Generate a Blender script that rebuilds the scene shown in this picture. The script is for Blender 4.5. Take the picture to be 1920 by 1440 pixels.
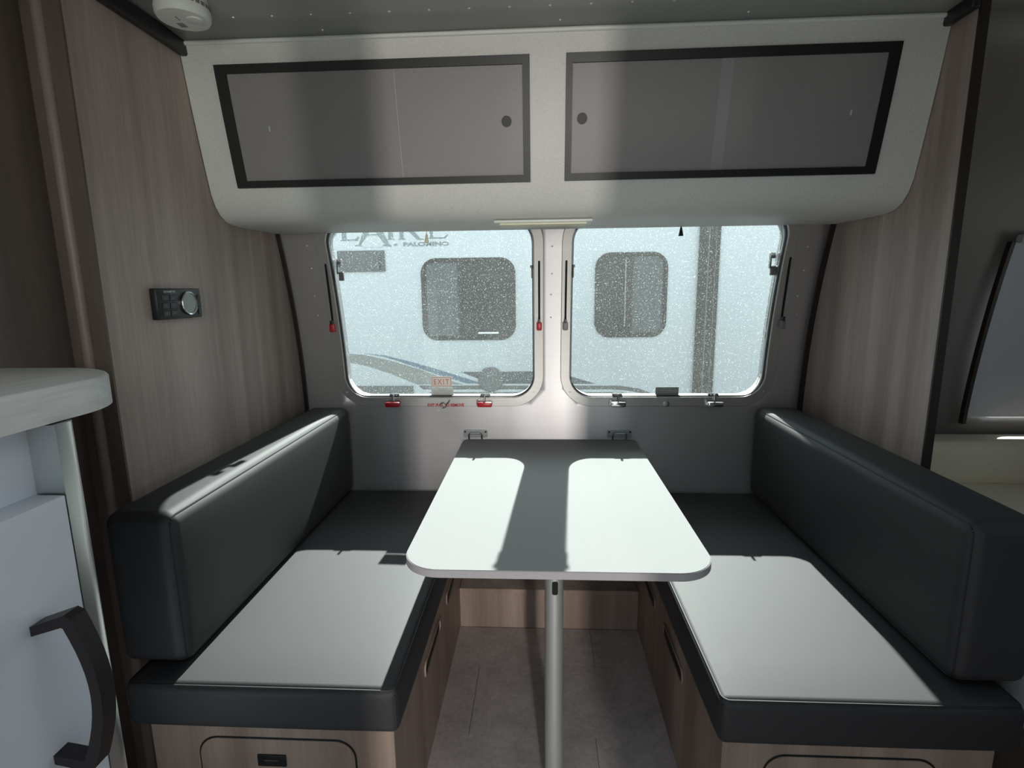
import bpy, bmesh, math, random
from mathutils import Vector, Matrix
from mathutils.geometry import delaunay_2d_cdt

scene = bpy.context.scene
for o in list(bpy.data.objects):
    bpy.data.objects.remove(o)
COL = scene.collection
PI = math.pi

# ------------------------------------------------------------------ camera
cam_d = bpy.data.cameras.new('camera')
cam = bpy.data.objects.new('camera', cam_d)
COL.objects.link(cam)
cam_d.sensor_width = 36.0
cam_d.lens = 991.6 / 1920 * 36.0
cam_d.clip_start = 0.02
cam_d.clip_end = 200
yaw, pitch, roll = math.radians(-3.013), math.radians(-9.993), math.radians(0.672)
fw = Vector((math.sin(yaw) * math.cos(pitch), math.cos(yaw) * math.cos(pitch), math.sin(pitch)))
rt = Vector((math.cos(yaw), -math.sin(yaw), 0))
dn = fw.cross(rt)
r2 = rt * math.cos(roll) + dn * math.sin(roll)
d2 = dn * math.cos(roll) - rt * math.sin(roll)
cam.matrix_world = Matrix(((r2.x, -d2.x, -fw.x, -0.032), (r2.y, -d2.y, -fw.y, 0.0), (r2.z, -d2.z, -fw.z, 1.30), (0, 0, 0, 1)))
scene.camera = cam

# ------------------------------------------------------------------ world, sun, large lights, exposure
world = bpy.data.worlds.new('sky')
scene.world = world
world.use_nodes = True
bgn = world.node_tree.nodes['Background']
bgn.inputs[0].default_value = (0.82, 0.93, 1.0, 1)
bgn.inputs[1].default_value = 1.22

sun_d = bpy.data.lights.new('sun', 'SUN')
sun = bpy.data.objects.new('sun', sun_d)
COL.objects.link(sun)
sun.location = (0, 8, 6)
sun_d.energy = 8.0
sun_d.angle = math.radians(0.6)
sun_d.color = (1.0, 0.985, 0.95)
sun.rotation_euler = Vector((-0.073, -1.0, -0.717)).to_track_quat('-Z', 'Y').to_euler()

# low glare from beyond the open entry door behind the camera: an added tall narrow lamp some metres off stands in for it
ad = bpy.data.lights.new('entry_glare', 'AREA')
al = bpy.data.objects.new('entry_glare', ad)
COL.objects.link(al)
ad.shape = 'RECTANGLE'
ad.size, ad.size_y = 0.24, 5.0
ad.energy = 200.0
ad.color = (1.0, 0.94, 0.87)
al.location = (0.75, -6.4, 1.6)
al.rotation_euler = Vector((-0.15, 1.0, 0.0)).to_track_quat('-Z', 'Y').to_euler()

vs = scene.view_settings
vs.view_transform = 'Standard'
vs.look = 'None'
vs.gamma = 1.0
vs.use_curve_mapping = False
vs.exposure = 0.58
cy = scene.cycles
cy.max_bounces = 12
cy.diffuse_bounces = 7
cy.glossy_bounces = 4
cy.transparent_max_bounces = 16
cy.sample_clamp_indirect = 6.0
cy.caustics_reflective = False
cy.caustics_refractive = False

# ------------------------------------------------------------------ materials
def new_mat(name):
    m = bpy.data.materials.new(name)
    m.use_nodes = True
    nt = m.node_tree
    return m, nt, nt.nodes, nt.links, nt.nodes['Principled BSDF']

def coords(nt, scale):
    tc = nt.nodes.new('ShaderNodeTexCoord')
    mp = nt.nodes.new('ShaderNodeMapping')
    mp.inputs['Scale'].default_value = scale
    nt.links.new(tc.outputs['Object'], mp.inputs['Vector'])
    return mp.outputs['Vector']

def noise(nt, scale, s=1.0, detail=4, rough=0.6):
    n = nt.nodes.new('ShaderNodeTexNoise')
    n.inputs['Scale'].default_value = s
    n.inputs['Detail'].default_value = detail
    n.inputs['Roughness'].default_value = rough
    nt.links.new(coords(nt, scale), n.inputs['Vector'])
    return n.outputs['Fac']

def ramp(nt, fac, stops):
    r = nt.nodes.new('ShaderNodeValToRGB')
    el = r.color_ramp.elements
    while len(el) < len(stops):
        el.new(0.5)
    for e, (p, c) in zip(el, stops):
        e.position = p
        e.color = (c[0], c[1], c[2], 1)
    nt.links.new(fac, r.inputs[0])
    return r.outputs[0]

def mixc(nt, fac, a, b, mode='MIX'):
    n = nt.nodes.new('ShaderNodeMix')
    n.data_type = 'RGBA'
    n.blend_type = mode
    for sock, v in ((n.inputs[0], fac), (n.inputs[6], a), (n.inputs[7], b)):
        if hasattr(v, 'is_linked'):
            nt.links.new(v, sock)
        elif isinstance(v, (int, float)):
            sock.default_value = v
        else:
            sock.default_value = (v[0], v[1], v[2], 1)
    return n.outputs[2]

def bump(nt, bsdf, height, strength=0.2, dist=0.002):
    b = nt.nodes.new('ShaderNodeBump')
    b.inputs['Strength'].default_value = strength
    b.inputs['Distance'].default_value = dist
    nt.links.new(height, b.inputs['Height'])
    nt.links.new(b.outputs[0], bsdf.inputs['Normal'])

def plain(name, col, rough=0.5, metal=0.0, spec=0.5, speck=0.0, bscale=0.0, bstr=0.15):
    m, nt, N, L, b = new_mat(name)
    b.inputs['Roughness'].default_value = rough
    b.inputs['Metallic'].default_value = metal
    b.inputs['Specular IOR Level'].default_value = spec
    if speck:
        f = noise(nt, (1, 1, 1), 260, 3)
        c = ramp(nt, f, [(0.35, [v * (1 - speck) for v in col]), (0.65, [min(1, v * (1 + speck)) for v in col])])
        L.new(c, b.inputs['Base Color'])
    else:
        b.inputs['Base Color'].default_value = (*col, 1)
    if bscale:
        bump(nt, b, noise(nt, (1, 1, 1), bscale, 3), bstr, 0.0015)
    return m

def wood(name, dark, light, along='z', rough=0.45):
    m, nt, N, L, b = new_mat(name)
    k = {'x': 0, 'y': 1, 'z': 2}[along]
    s1 = [10.0, 10.0, 10.0]; s1[k] = 0.45
    s2 = [130.0, 130.0, 130.0]; s2[k] = 9.0
    f1 = noise(nt, s1, 1.0, 3, 0.55)
    f2 = noise(nt, s2, 1.0, 4, 0.6)
    base = ramp(nt, f1, [(0.30, dark), (0.5, [(a + c) / 2 for a, c in zip(dark, light)]), (0.72, light)])
    fine = ramp(nt, f2, [(0.3, (0.88, 0.88, 0.88)), (0.68, (1.05, 1.05, 1.05))])
    c = mixc(nt, 1.0, base, fine, 'MULTIPLY')
    L.new(c, b.inputs['Base Color'])
    b.inputs['Roughness'].default_value = rough
    b.inputs['Specular IOR Level'].default_value = 0.35
    bump(nt, b, f2, 0.08, 0.0008)
    return m

def brushed(name, col, rough, aniso, tangent):
    m, nt, N, L, b = new_mat(name)
    b.inputs['Metallic'].default_value = 0.72
    f = noise(nt, (6, 6, 300), 1.0, 3)
    c = ramp(nt, f, [(0.3, [v * 0.93 for v in col]), (0.7, col)])
    L.new(c, b.inputs['Base Color'])
    b.inputs['Roughness'].default_value = rough
    b.inputs['Anisotropic'].default_value = aniso
    cx = N.new('ShaderNodeCombineXYZ')
    for i in range(3):
        cx.inputs[i].default_value = tangent[i]
    L.new(cx.outputs[0], b.inputs['Tangent'])
    # slow waviness of the thin sheet
    bump(nt, b, noise(nt, (5.0, 5.0, 1.6), 1.0, 1), 0.25, 0.01)
    return m

def dusty_glass(name, base=0.018, speck=0.19, tint=(0.93, 0.97, 0.96)):
    m, nt, N, L, b = new_mat(name)
    N.remove(b)
    out = N['Material Output']
    tr = N.new('ShaderNodeBsdfTransparent'); tr.inputs[0].default_value = (*tint, 1)
    tl = N.new('ShaderNodeBsdfTranslucent'); tl.inputs[0].default_value = (0.86, 0.90, 0.86, 1)
    gl = N.new('ShaderNodeBsdfGlossy'); gl.inputs['Roughness'].default_value = 0.03
    sp = noise(nt, (1, 1, 1), 200, 2, 0.7)
    big = noise(nt, (2.2, 2.2, 1.2), 1.0, 2)
    r1 = N.new('ShaderNodeMapRange'); r1.inputs['From Min'].default_value = 0.60; r1.inputs['From Max'].default_value = 0.72
    r1.inputs['To Min'].default_value = 0.0; r1.inputs['To Max'].default_value = speck
    L.new(sp, r1.inputs['Value'])
    r2_ = N.new('ShaderNodeMapRange'); r2_.inputs['From Min'].default_value = 0.3; r2_.inputs['From Max'].default_value = 0.7
    r2_.inputs['To Min'].default_value = base * 0.8; r2_.inputs['To Max'].default_value = base * 1.25
    L.new(big, r2_.inputs['Value'])
    ad_ = N.new('ShaderNodeMath'); ad_.operation = 'ADD'
    L.new(r1.outputs[0], ad_.inputs[0]); L.new(r2_.outputs[0], ad_.inputs[1])
    m1 = N.new('ShaderNodeMixShader'); L.new(ad_.outputs[0], m1.inputs[0]); L.new(tr.outputs[0], m1.inputs[1]); L.new(tl.outputs[0], m1.inputs[2])
    fr = N.new('ShaderNodeFresnel'); fr.inputs[0].default_value = 1.25
    m2 = N.new('ShaderNodeMixShader'); L.new(fr.outputs[0], m2.inputs[0]); L.new(m1.outputs[0], m2.inputs[1]); L.new(gl.outputs[0], m2.inputs[2])
    L.new(m2.outputs[0], out.inputs['Surface'])
    return m

M = {}
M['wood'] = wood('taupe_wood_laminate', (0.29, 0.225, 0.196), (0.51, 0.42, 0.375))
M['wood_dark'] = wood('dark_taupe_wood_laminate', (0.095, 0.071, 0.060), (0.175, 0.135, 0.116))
M['wood_mid'] = wood('mid_taupe_wood_laminate', (0.15, 0.113, 0.097), (0.27, 0.214, 0.188))
M['wood_bench'] = wood('bench_wood_laminate', (0.24, 0.172, 0.142), (0.43, 0.33, 0.275))
M['wood_edge'] = plain('dark_edge_band', (0.020, 0.012, 0.010), 0.5)
M['alu_wall'] = brushed('wall_aluminium', (0.62, 0.60, 0.612), 0.42, 0.7, (0, 0, 1))
M['alu_frame'] = brushed('frame_aluminium', (0.56, 0.55, 0.535), 0.38, 0.3, (0, 0, 1))
M['alu_trim'] = plain('satin_aluminium', (0.62, 0.65, 0.65), 0.32, 1.0)
M['alu_leg'] = plain('anodised_leg', (0.52, 0.53, 0.52), 0.42, 0.6)
M['ceiling'] = plain('ceiling_sheet', (0.40, 0.41, 0.385), 0.42, 0.0, speck=0.04)
M['rivet'] = plain('rivet_metal', (0.80, 0.79, 0.75), 0.35, 0.35)
M['white_lam'] = plain('white_textured_laminate', (0.72, 0.72, 0.69), 0.5, speck=0.06, bscale=500, bstr=0.1)
M['black_frame'] = plain('black_frame', (0.012, 0.014, 0.013), 0.42)
M['smoke_panel'] = plain('smoked_panel', (0.285, 0.268, 0.272), 0.42, spec=0.4, speck=0.04)
M['smoke_strip'] = plain('smoked_panel_overlap', (0.33, 0.315, 0.325), 0.45, spec=0.4)
M['hole_dark'] = plain('finger_hole', (0.02, 0.02, 0.021), 0.5)
M['black'] = plain('black_plastic', (0.010, 0.010, 0.011), 0.4)
M['void'] = plain('dark_slot', (0.003, 0.003, 0.003), 0.8)
M['grey_plastic'] = plain('grey_plastic', (0.22, 0.21, 0.21), 0.45)
M['red'] = plain('red_plastic', (0.52, 0.012, 0.022), 0.35)
M['chrome'] = plain('chrome', (0.72, 0.72, 0.74), 0.16, 1.0)
M['galv'] = plain('zinc_hinge', (0.42, 0.45, 0.45), 0.35, 1.0)
M['white_plastic'] = plain('white_plastic', (0.80, 0.82, 0.78), 0.45)
M['cream'] = plain('cream_diffuser', (0.85, 0.83, 0.62), 0.5)
M['lcd'] = plain('grey_display', (0.33, 0.37, 0.36), 0.25)
M['leather'] = plain('charcoal_leather', (0.010, 0.0098, 0.0125), 0.70, spec=0.88, speck=0.10, bscale=900, bstr=0.10)
M['piping'] = plain('charcoal_piping', (0.022, 0.022, 0.025), 0.6)
M['table'] = plain('white_table_laminate', (0.335, 0.34, 0.34), 0.8, spec=0.2, speck=0.03)
M['table_edge'] = plain('grey_table_edge', (0.42, 0.40, 0.42), 0.5)
M['gloss_white'] = plain('gloss_white_cabinet', (0.76, 0.79, 0.86), 0.32)
M['counter_top'] = wood('pale_counter_laminate', (0.68, 0.67, 0.65), (0.84, 0.83, 0.81), 'y', 0.4)
M['handle'] = plain('dark_bronze_handle', (0.035, 0.030, 0.032), 0.42, 0.5)
M['beige'] = plain('beige_fabric', (0.74, 0.67, 0.54), 0.85, speck=0.08, bscale=700)
M['sheet'] = plain('grey_bedding', (0.36, 0.37, 0.38), 0.9, speck=0.06, bscale=60, bstr=0.4)
M['shade'] = plain('grey_window_shade', (0.50, 0.50, 0.55), 0.8, speck=0.05)
M['taupe_wall'] = plain('taupe_wall', (0.16, 0.145, 0.135), 0.42, speck=0.05)
M['pale_wall'] = plain('pale_wall', (0.34, 0.33, 0.32), 0.55, speck=0.04)
M['paper'] = plain('sticker_paper', (0.78, 0.76, 0.72), 0.6)
M['paper_dim'] = plain('sticker_paper_grey', (0.60, 0.62, 0.60), 0.6)
M['print_red'] = plain('red_print', (0.45, 0.02, 0.03), 0.6)
M['print_orange'] = plain('orange_print', (0.62, 0.22, 0.16), 0.6)
M['print_grey'] = plain('grey_print', (0.35, 0.37, 0.37), 0.6)
M['print_white'] = plain('white_print', (0.75, 0.77, 0.77), 0.6)
M['glass'] = dusty_glass('dusty_window_glass')
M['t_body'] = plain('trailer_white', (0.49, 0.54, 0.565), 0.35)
M['t_dark'] = plain('trailer_dark_glass', (0.014, 0.016, 0.017), 0.4, spec=0.2)
M['t_frame'] = plain('trailer_window_frame', (0.022, 0.024, 0.025), 0.7, spec=0.2)
M['t_grey'] = plain('trailer_grey_graphic', (0.19, 0.205, 0.195), 0.5)
M['t_blue'] = plain('trailer_blue_graphic', (0.08, 0.14, 0.20), 0.5)
M['t_letter'] = plain('trailer_letter_grey', (0.16, 0.20, 0.215), 0.5)
M['t_stripe'] = plain('trailer_dark_stripe', (0.08, 0.09, 0.094), 0.5)
M['t_vent'] = plain('trailer_vent_grey', (0.055, 0.068, 0.078), 0.6)
M['floor_joint'] = plain('floor_joint', (0.12, 0.11, 0.105), 0.8)
M['tyre'] = plain('tyre_rubber', (0.02, 0.02, 0.02), 0.8)
M['ground'] = plain('gravel_ground', (0.42, 0.40, 0.37), 0.9, speck=0.2, bscale=30)

def tile_mat():
    m, nt, N, L, b = new_mat('grey_stone_vinyl')
    f1 = noise(nt, (1, 1, 1), 9, 8, 0.7)
    f2 = noise(nt, (1, 1, 1), 60, 4, 0.7)
    a = ramp(nt, f1, [(0.3, (0.38, 0.338, 0.33)), (0.7, (0.60, 0.54, 0.53))])
    d = ramp(nt, f2, [(0.3, (0.8, 0.8, 0.8)), (0.7, (1.08, 1.08, 1.08))])
    L.new(mixc(nt, 1.0, a, d, 'MULTIPLY'), b.inputs['Base Color'])
    b.inputs['Roughness'].default_value = 0.5
    bump(nt, b, f2, 0.12, 0.001)
    return m
M['tile'] = tile_mat()

# ------------------------------------------------------------------ mesh helpers
def box(bm, x0, x1, y0, y1, z0, z1, r=0.0, seg=3):
    g = bmesh.ops.create_cube(bm, size=1.0)
    vs_ = g['verts']
    for v in vs_:
        v.co = Vector(((x0 + x1) / 2 + v.co.x * (x1 - x0), (y0 + y1) / 2 + v.co.y * (y1 - y0), (z0 + z1) / 2 + v.co.z * (z1 - z0)))
    if r > 0:
        ed = {e for v in vs_ for e in v.link_edges}
        bmesh.ops.bevel(bm, geom=list(ed), offset=r, segments=seg, profile=0.5, affect='EDGES')
    return bm

def nbox(*a, **k):
    return box(bmesh.new(), *a, **k)

def rr(cx, cz, w, h, r, n=8):
    """closed rounded rectangle, counter-clockwise"""
    out = []
    for (sx, sz, a0) in ((1, 1, 0), (-1, 1, 90), (-1, -1, 180), (1, -1, 270)):
        ox, oz = cx + sx * (w / 2 - r), cz + sz * (h / 2 - r)
        for k in range(n + 1):
            a = math.radians(a0 + 90 * k / n)
            out.append((ox + r * math.cos(a), oz + r * math.sin(a)))
    return out

def loops(bm, ls, cap0=False, cap1=False, closed=True):
    rows = [[bm.verts.new(p) for p in l] for l in ls]
    n = len(rows[0])
    for a, b in zip(rows[:-1], rows[1:]):
        for i in range(n if closed else n - 1):
            j = (i + 1) % n
            bm.faces.new((a[i], a[j], b[j], b[i]))
    if cap0:
        bm.faces.new(rows[0][::-1])
    if cap1:
        bm.faces.new(rows[-1])
    return bm

def prism(bm, pts, f0, f1):
    return loops(bm, [[f0(p) for p in pts], [f1(p) for p in pts]], True, True)

def tube(bm, path, r, n=8, closed=False):
    path = [Vector(p) for p in path]
    rings = []
    m = len(path)
    for i, p in enumerate(path):
        if closed:
            d = path[(i + 1) % m] - path[i - 1]
        else:
            d = path[min(i + 1, m - 1)] - path[max(i - 1, 0)]
        d.normalize()
        up = Vector((0, 0, 1)) if abs(d.z) < 0.9 else Vector((0, 1, 0))
        a = d.cross(up).normalized()
        b = d.cross(a).normalized()
        rings.append([p + a * (r * math.cos(2 * PI * k / n)) + b * (r * math.sin(2 * PI * k / n)) for k in range(n)])
    if closed:
        rings.append(rings[0])
    return loops(bm, rings, not closed, not closed)

def lathe(bm, prof, c, axis='z', n=32):
    """prof: (radius, height) list; axis vector from c"""
    ls = []
    for (r, h) in prof:
        l = []
        for k in range(n):
            a = 2 * PI * k / n
            u, v = max(r, 1e-5) * math.cos(a), max(r, 1e-5) * math.sin(a)
            if axis == 'z': p = (c[0] + u, c[1] + v, c[2] + h)
            elif axis == 'y': p = (c[0] + u, c[1] + h, c[2] + v)
            else: p = (c[0] + h, c[1] + u, c[2] + v)
            l.append(p)
        ls.append(l)
    return loops(bm, ls, True, True)

def cushion(bm, x0, x1, y0, y1, z0, z1, r, crown=(0, 0, 0, 0, 0, 0), ni=8, nr=5):
    """softly crowned rounded box; crown = (-x,+x,-y,+y,-z,+z) bulge"""
    c = Vector(((x0 + x1) / 2, (y0 + y1) / 2, (z0 + z1) / 2))
    h = ((x1 - x0) / 2, (y1 - y0) / 2, (z1 - z0) / 2)
    ax = []
    for k in range(3):
        inner = h[k] - r
        e = [inner + r * math.tan(PI / 4 * i / nr) for i in range(1, nr + 1)]
        ax.append([-v for v in reversed(e)] + [-inner + 2 * inner * i / ni for i in range(ni + 1)] + e)
    cache = {}
    def vert(p):
        key = tuple(round(v, 6) for v in p)
        if key not in cache:
            q = Vector([max(-(h[k] - r), min(h[k] - r, p[k])) for k in range(3)])
            d = Vector(p) - q
            d.normalize()
            w = q + d * r
            for k in range(3):
                for s, ci in ((-1, 2 * k), (1, 2 * k + 1)):
                    if crown[ci] and d[k] * s > 0:
                        a, b = [j for j in range(3) if j != k]
                        u, v = p[a] / h[a], p[b] / h[b]
                        w[k] += s * crown[ci] * max(0, (1 - u ** 4)) * max(0, (1 - v ** 4)) * (d[k] * s)
            cache[key] = bm.verts.new(w + c)
        return cache[key]
    for k in range(3):
        a, b = (k + 1) % 3, (k + 2) % 3
        for s in (-1, 1):
            for i in range(len(ax[a]) - 1):
                for j in range(len(ax[b]) - 1):
                    q = []
                    for (ii, jj) in ((i, j), (i + 1, j), (i + 1, j + 1), (i, j + 1)):
                        p = [0, 0, 0]
                        p[k], p[a], p[b] = s * h[k], ax[a][ii], ax[b][jj]
                        q.append(vert(p))
                    bm.faces.new(q if s > 0 else q[::-1])
    return bm

def obj(name, bm, mat, parent=None, sharp=32, label=None):
    bmesh.ops.recalc_face_normals(bm, faces=bm.faces)
    me = bpy.data.meshes.new(name)
    bm.to_mesh(me)
    bm.free()
    me.materials.append(M[mat])
    for p in me.polygons:
        p.use_smooth = True
    me.set_sharp_from_angle(angle=math.radians(sharp))
    o = bpy.data.objects.new(name, me)
    COL.objects.link(o)
    if parent is not None:
        attach(o, parent)
    if label:
        o['label'] = label
    return o

def attach(o, parent):
    o.parent = parent
    # part meshes are modelled in room coordinates; only an Empty stands away from the origin
    o.matrix_parent_inverse = Matrix.Translation(-parent.location) if parent.type == 'EMPTY' else Matrix.Identity(4)

def empty(name, loc, label, cat, group=None, kind=None):
    o = bpy.data.objects.new(name, None)
    o.empty_display_size = 0.1
    COL.objects.link(o)
    o.location = loc
    return tag(o, label, cat, group, kind)

def tag(o, label, cat, group=None, kind=None):
    o['label'] = label
    o['category'] = cat
    if group: o['group'] = group
    if kind: o['kind'] = kind
    return o

def copy_part(src, off, parent, name=None):
    c = src.copy()
    COL.objects.link(c)
    c.parent = parent
    c.location = Vector(src.location) + Vector(off)
    return c

def text_bm(s, size, place, thick=0.0006, spacing=1.0, width=None, bold=0.0):
    """flat lettering: place(u, v, d) -> world"""
    cu = bpy.data.curves.new('lettering', 'FONT')
    cu.body = s
    cu.size = size
    cu.space_character = spacing
    cu.align_x = 'LEFT'
    cu.resolution_u = 3
    cu.offset = bold
    to = bpy.data.objects.new('lettering_source', cu)
    COL.objects.link(to)
    dg = bpy.context.evaluated_depsgraph_get()
    me = bpy.data.meshes.new_from_object(to.evaluated_get(dg))
    bm = bmesh.new()
    bm.from_mesh(me)
    bpy.data.objects.remove(to)
    bpy.data.curves.remove(cu)
    bpy.data.meshes.remove(me)
    xs = [v.co.x for v in bm.verts]
    k = 1.0 if not width else width / (max(xs) - min(xs))
    x0 = min(xs)
    r = bmesh.ops.extrude_face_region(bm, geom=list(bm.faces))
    top = [g for g in r['geom'] if isinstance(g, bmesh.types.BMVert)]
    tops = set(top)
    for v in bm.verts:
        v.co = Vector(place((v.co.x - x0) * k, v.co.y, thick if v in tops else 0.0))
    return bm

# ------------------------------------------------------------------ the shell
WX = 0.978
def Yp(z):
    """inner face of the curved window wall"""
    if z < 0.8: return 2.05
    if z < 1.515: return 2.05 - 0.125 * ((z - 0.8) / 0.715) ** 2
    t = (z - 1.515) / 0.445
    h00, h10, h01, h11 = 2*t**3-3*t**2+1, t**3-2*t**2+t, -2*t**3+3*t**2, t**3-t**2
    return h00 * 1.925 + h10 * 0.445 * -0.35 + h01 * 1.46 + h11 * 0.445 * -2.2

WIN = [  # glass opening: x0, x1, z0, z1
    (-0.800, -0.054, 0.888, 1.552),
    (0.088, 0.826, 0.888, 1.552),
    (1.61, 2.16, 0.80, 1.40),
]
WR = 0.085

def wall_sheet(x0, x1, z0, z1, holes, nx, nz):
    pts, edges = [], []
    polys = []
    for (hx0, hx1, hz0, hz1) in holes:
        p = rr((hx0 + hx1) / 2, (hz0 + hz1) / 2, hx1 - hx0, hz1 - hz0, WR, 8)
        dense = []
        for i in range(len(p)):
            a, b = Vector(p[i]), Vector(p[(i + 1) % len(p)])
            m = max(1, int((b - a).length / 0.06))
            for k in range(m):
                dense.append(tuple(a.lerp(b, k / m)))
        polys.append((hx0, hx1, hz0, hz1))
        s = len(pts)
        pts += dense
        edges += [(s + i, s + (i + 1) % len(dense)) for i in range(len(dense))]
    def inside(x, z, grow=0.0):
        for (hx0, hx1, hz0, hz1) in polys:
            r = WR
            qx = min(max(x, hx0 + r), hx1 - r); qz = min(max(z, hz0 + r), hz1 - r)
            if math.hypot(x - qx, z - qz) < r + grow: return True
        return False
    for i in range(nx + 1):
        for j in range(nz + 1):
            x, z = x0 + (x1 - x0) * i / nx, z0 + (z1 - z0) * j / nz
            if not inside(x, z, 0.012):
                pts.append((x, z))
    vv, ee, ff, *_ = delaunay_2d_cdt([Vector(p) for p in pts], edges, [], 0, 1e-6)
    bm = bmesh.new()
    bv = [bm.verts.new((v.x, Yp(v.y), v.y)) for v in vv]
    for f in ff:
        cx = sum(vv[i].x for i in f) / len(f); cz = sum(vv[i].y for i in f) / len(f)
        if inside(cx, cz): continue
        try: bm.faces.new([bv[i] for i in f])
        except ValueError: pass
    for v in [v for v in bm.verts if not v.link_faces]:
        bm.verts.remove(v)
    for f in bm.faces:
        f.normal_update()
        if f.normal.y > 0: f.normal_flip()
    return bm

def sheet_obj(name, bm, mat, thick):
    me = bpy.data.meshes.new(name)
    bm.to_mesh(me); bm.free()
    me.materials.append(M[mat])
    for p in me.polygons: p.use_smooth = True
    o = bpy.data.objects.new(name, me)
    COL.objects.link(o)
    s = o.modifiers.new('thickness', 'SOLIDIFY')
    s.thickness = thick; s.offset = -1.0
    me.set_sharp_from_angle(angle=math.radians(40))
    return o

def struct(o, label, cat):
    return tag(o, label, cat, kind='structure')

wall_window = sheet_obj('wall_window', wall_sheet(-1.12, 0.99, 0, 1.955, WIN[:2], 36, 30), 'alu_wall', 0.05)
struct(wall_window, 'curved brushed aluminium wall around the two dinette windows', 'wall')
wall_bed = sheet_obj('wall_bed_side', wall_sheet(0.99, 2.30, 0, 1.955, WIN[2:], 20, 30), 'taupe_wall', 0.05)
struct(wall_bed, 'dark taupe wall of the bed corner beyond the partition', 'wall')

# ceiling sheet, gently arched
def ceil_z(y):
    return 1.953 + 0.045 * math.sin(PI * max(0, (1.47 - y)) / 1.87)
bm = bmesh.new()
cys = [1.47 - 0.11 * k for k in range(8)] + [0.62, 0.52, 0.42, 0.32, 0.22, 0.12, 0.0, -0.12, -0.25, -0.40]
cxs = [-1.12, -0.6, 0.0, 0.56, 1.2, 2.35]
grid = [[bm.verts.new((x, y, ceil_z(y))) for x in cxs] for y in cys]
for j in range(len(cys) - 1):
    for i in range(len(cxs) - 1):
        if cxs[i] == 0.0 and cys[j] <= 0.63 and cys[j + 1] >= 0.11:
            continue                                   # unseen roof opening, added to let in ambient light
        f = bm.faces.new((grid[j][i], grid[j][i + 1], grid[j + 1][i + 1], grid[j + 1][i])); f.normal_update()
        if f.normal.z > 0: f.normal_flip()
ceiling = sheet_obj('ceiling', bm, 'ceiling', 0.05)
struct(ceiling, 'grey riveted sheet ceiling above the cabinet', 'ceiling')
rivet0 = obj('rivet', lathe(bmesh.new(), [(0.0034, 0.0), (0.003, -0.0012), (0.0016, -0.0022), (0.0, -0.0024)], (0, 0, 0), 'z', 8), 'rivet', ceiling)
rivet0.location = (-0.77, 1.38, ceil_z(1.38))
for k in range(1, 19):
    c = copy_part(rivet0, (0.0957 * k, 0, 0), ceiling)
for x, y in ((-0.577, 1.445), (0.021, 1.44), (0.473, 1.437)):
    c = copy_part(rivet0, (0, 0, 0), ceiling); c.location = (x, y, ceil_z(y))
wr0 = obj('rivet', lathe(bmesh.new(), [(0.0036, 0.0), (0.003, -0.0012), (0.0017, -0.002), (0.0, -0.0022)], (0, 0, 0), 'y', 8), 'rivet', wall_window)
wspots = [(-0.875, 1.47), (-0.875, 1.39), (-0.882, 1.29), (-0.882, 1.215), (0.015, 1.455), (0.015, 1.36), (0.012, 1.285), (0.012, 1.20),
          (0.905, 1.44), (0.91, 1.36), (0.905, 1.27), (0.915, 1.205), (-0.435, 0.830), (0.459, 0.830)]
for i, (x, z) in enumerate(wspots):
    c = wr0 if i == 0 else copy_part(wr0, (0, 0, 0), wall_window)
    c.location = (x, Yp(z), z)

# floor: sub-floor slab with vinyl tiles laid on it
floor = obj('floor', nbox(-1.12, 2.35, -0.42, 2.08, -0.06, -0.004), 'floor_joint')
struct(floor, 'grey stone-look vinyl tile floor under the table', 'floor')
rows_y = [(1.664, 1.872), (1.36, 1.664), (1.055, 1.36), (0.75, 1.055), (0.445, 0.75), (0.14, 0.445), (-0.34, 0.14)]
offs = [0.16, -0.245, 0.13, -0.30, 0.16, -0.245, 0.05]
G = 0.0007
for (ya, yb), ox in zip(rows_y, offs):
    x = ox - 0.61 * 3
    while x < 2.2:
        xa, xb = max(x, -1.07), min(x + 0.61, 2.25)
        if xb - xa > 0.05:
            obj('floor_tile', nbox(xa + G, xb - G, ya + G, yb - G, -0.004, 0.0), 'tile', floor)
        x += 0.61

# partitions and outer walls
wall_left = obj('wall_left', nbox(-1.012, -WX, 1.118, 2.045, 0.0, 1.95), 'wood')
struct(wall_left, 'taupe wood-grain partition with the black control panel on it', 'wall')
obj('edge_band', nbox(-1.012, -WX + 0.0005, 1.112, 1.118, 0.0, 1.95), 'wood_dark', wall_left)
obj('rounded_end_post', lathe(bmesh.new(), [(0.013, 0.0), (0.013, 1.95)], (-1.026, 1.116, 0), 'z', 20), 'wood_mid', wall_left)
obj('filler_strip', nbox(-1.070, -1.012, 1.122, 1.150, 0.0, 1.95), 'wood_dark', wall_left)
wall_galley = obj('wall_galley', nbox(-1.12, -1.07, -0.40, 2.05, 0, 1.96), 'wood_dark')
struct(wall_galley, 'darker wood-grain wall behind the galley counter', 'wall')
wr_ = obj('wall_right', nbox(WX, WX + 0.020, 1.397, 2.045, 0, 1.95), 'wood')
struct(wr_, 'taupe wood-grain partition between dinette and bed corner', 'wall')
obj('edge_band', nbox(WX - 0.001, WX + 0.021, 1.391, 1.397, 0, 1.95), 'wood_edge', wr_, label='dark brown edge band')
bm = bmesh.new()
for (ya, yb, za, zb) in ((-0.40, 0.45, 0, 1.96), (1.55, 2.08, 0, 1.96), (0.45, 1.55, 0, 0.95), (0.45, 1.55, 1.55, 1.96)):
    box(bm, 2.28, 2.34, ya, yb, za, zb)
we = obj('wall_bed_end', bm, 'taupe_wall')
struct(we, 'taupe end wall of the bed corner', 'wall')
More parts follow.
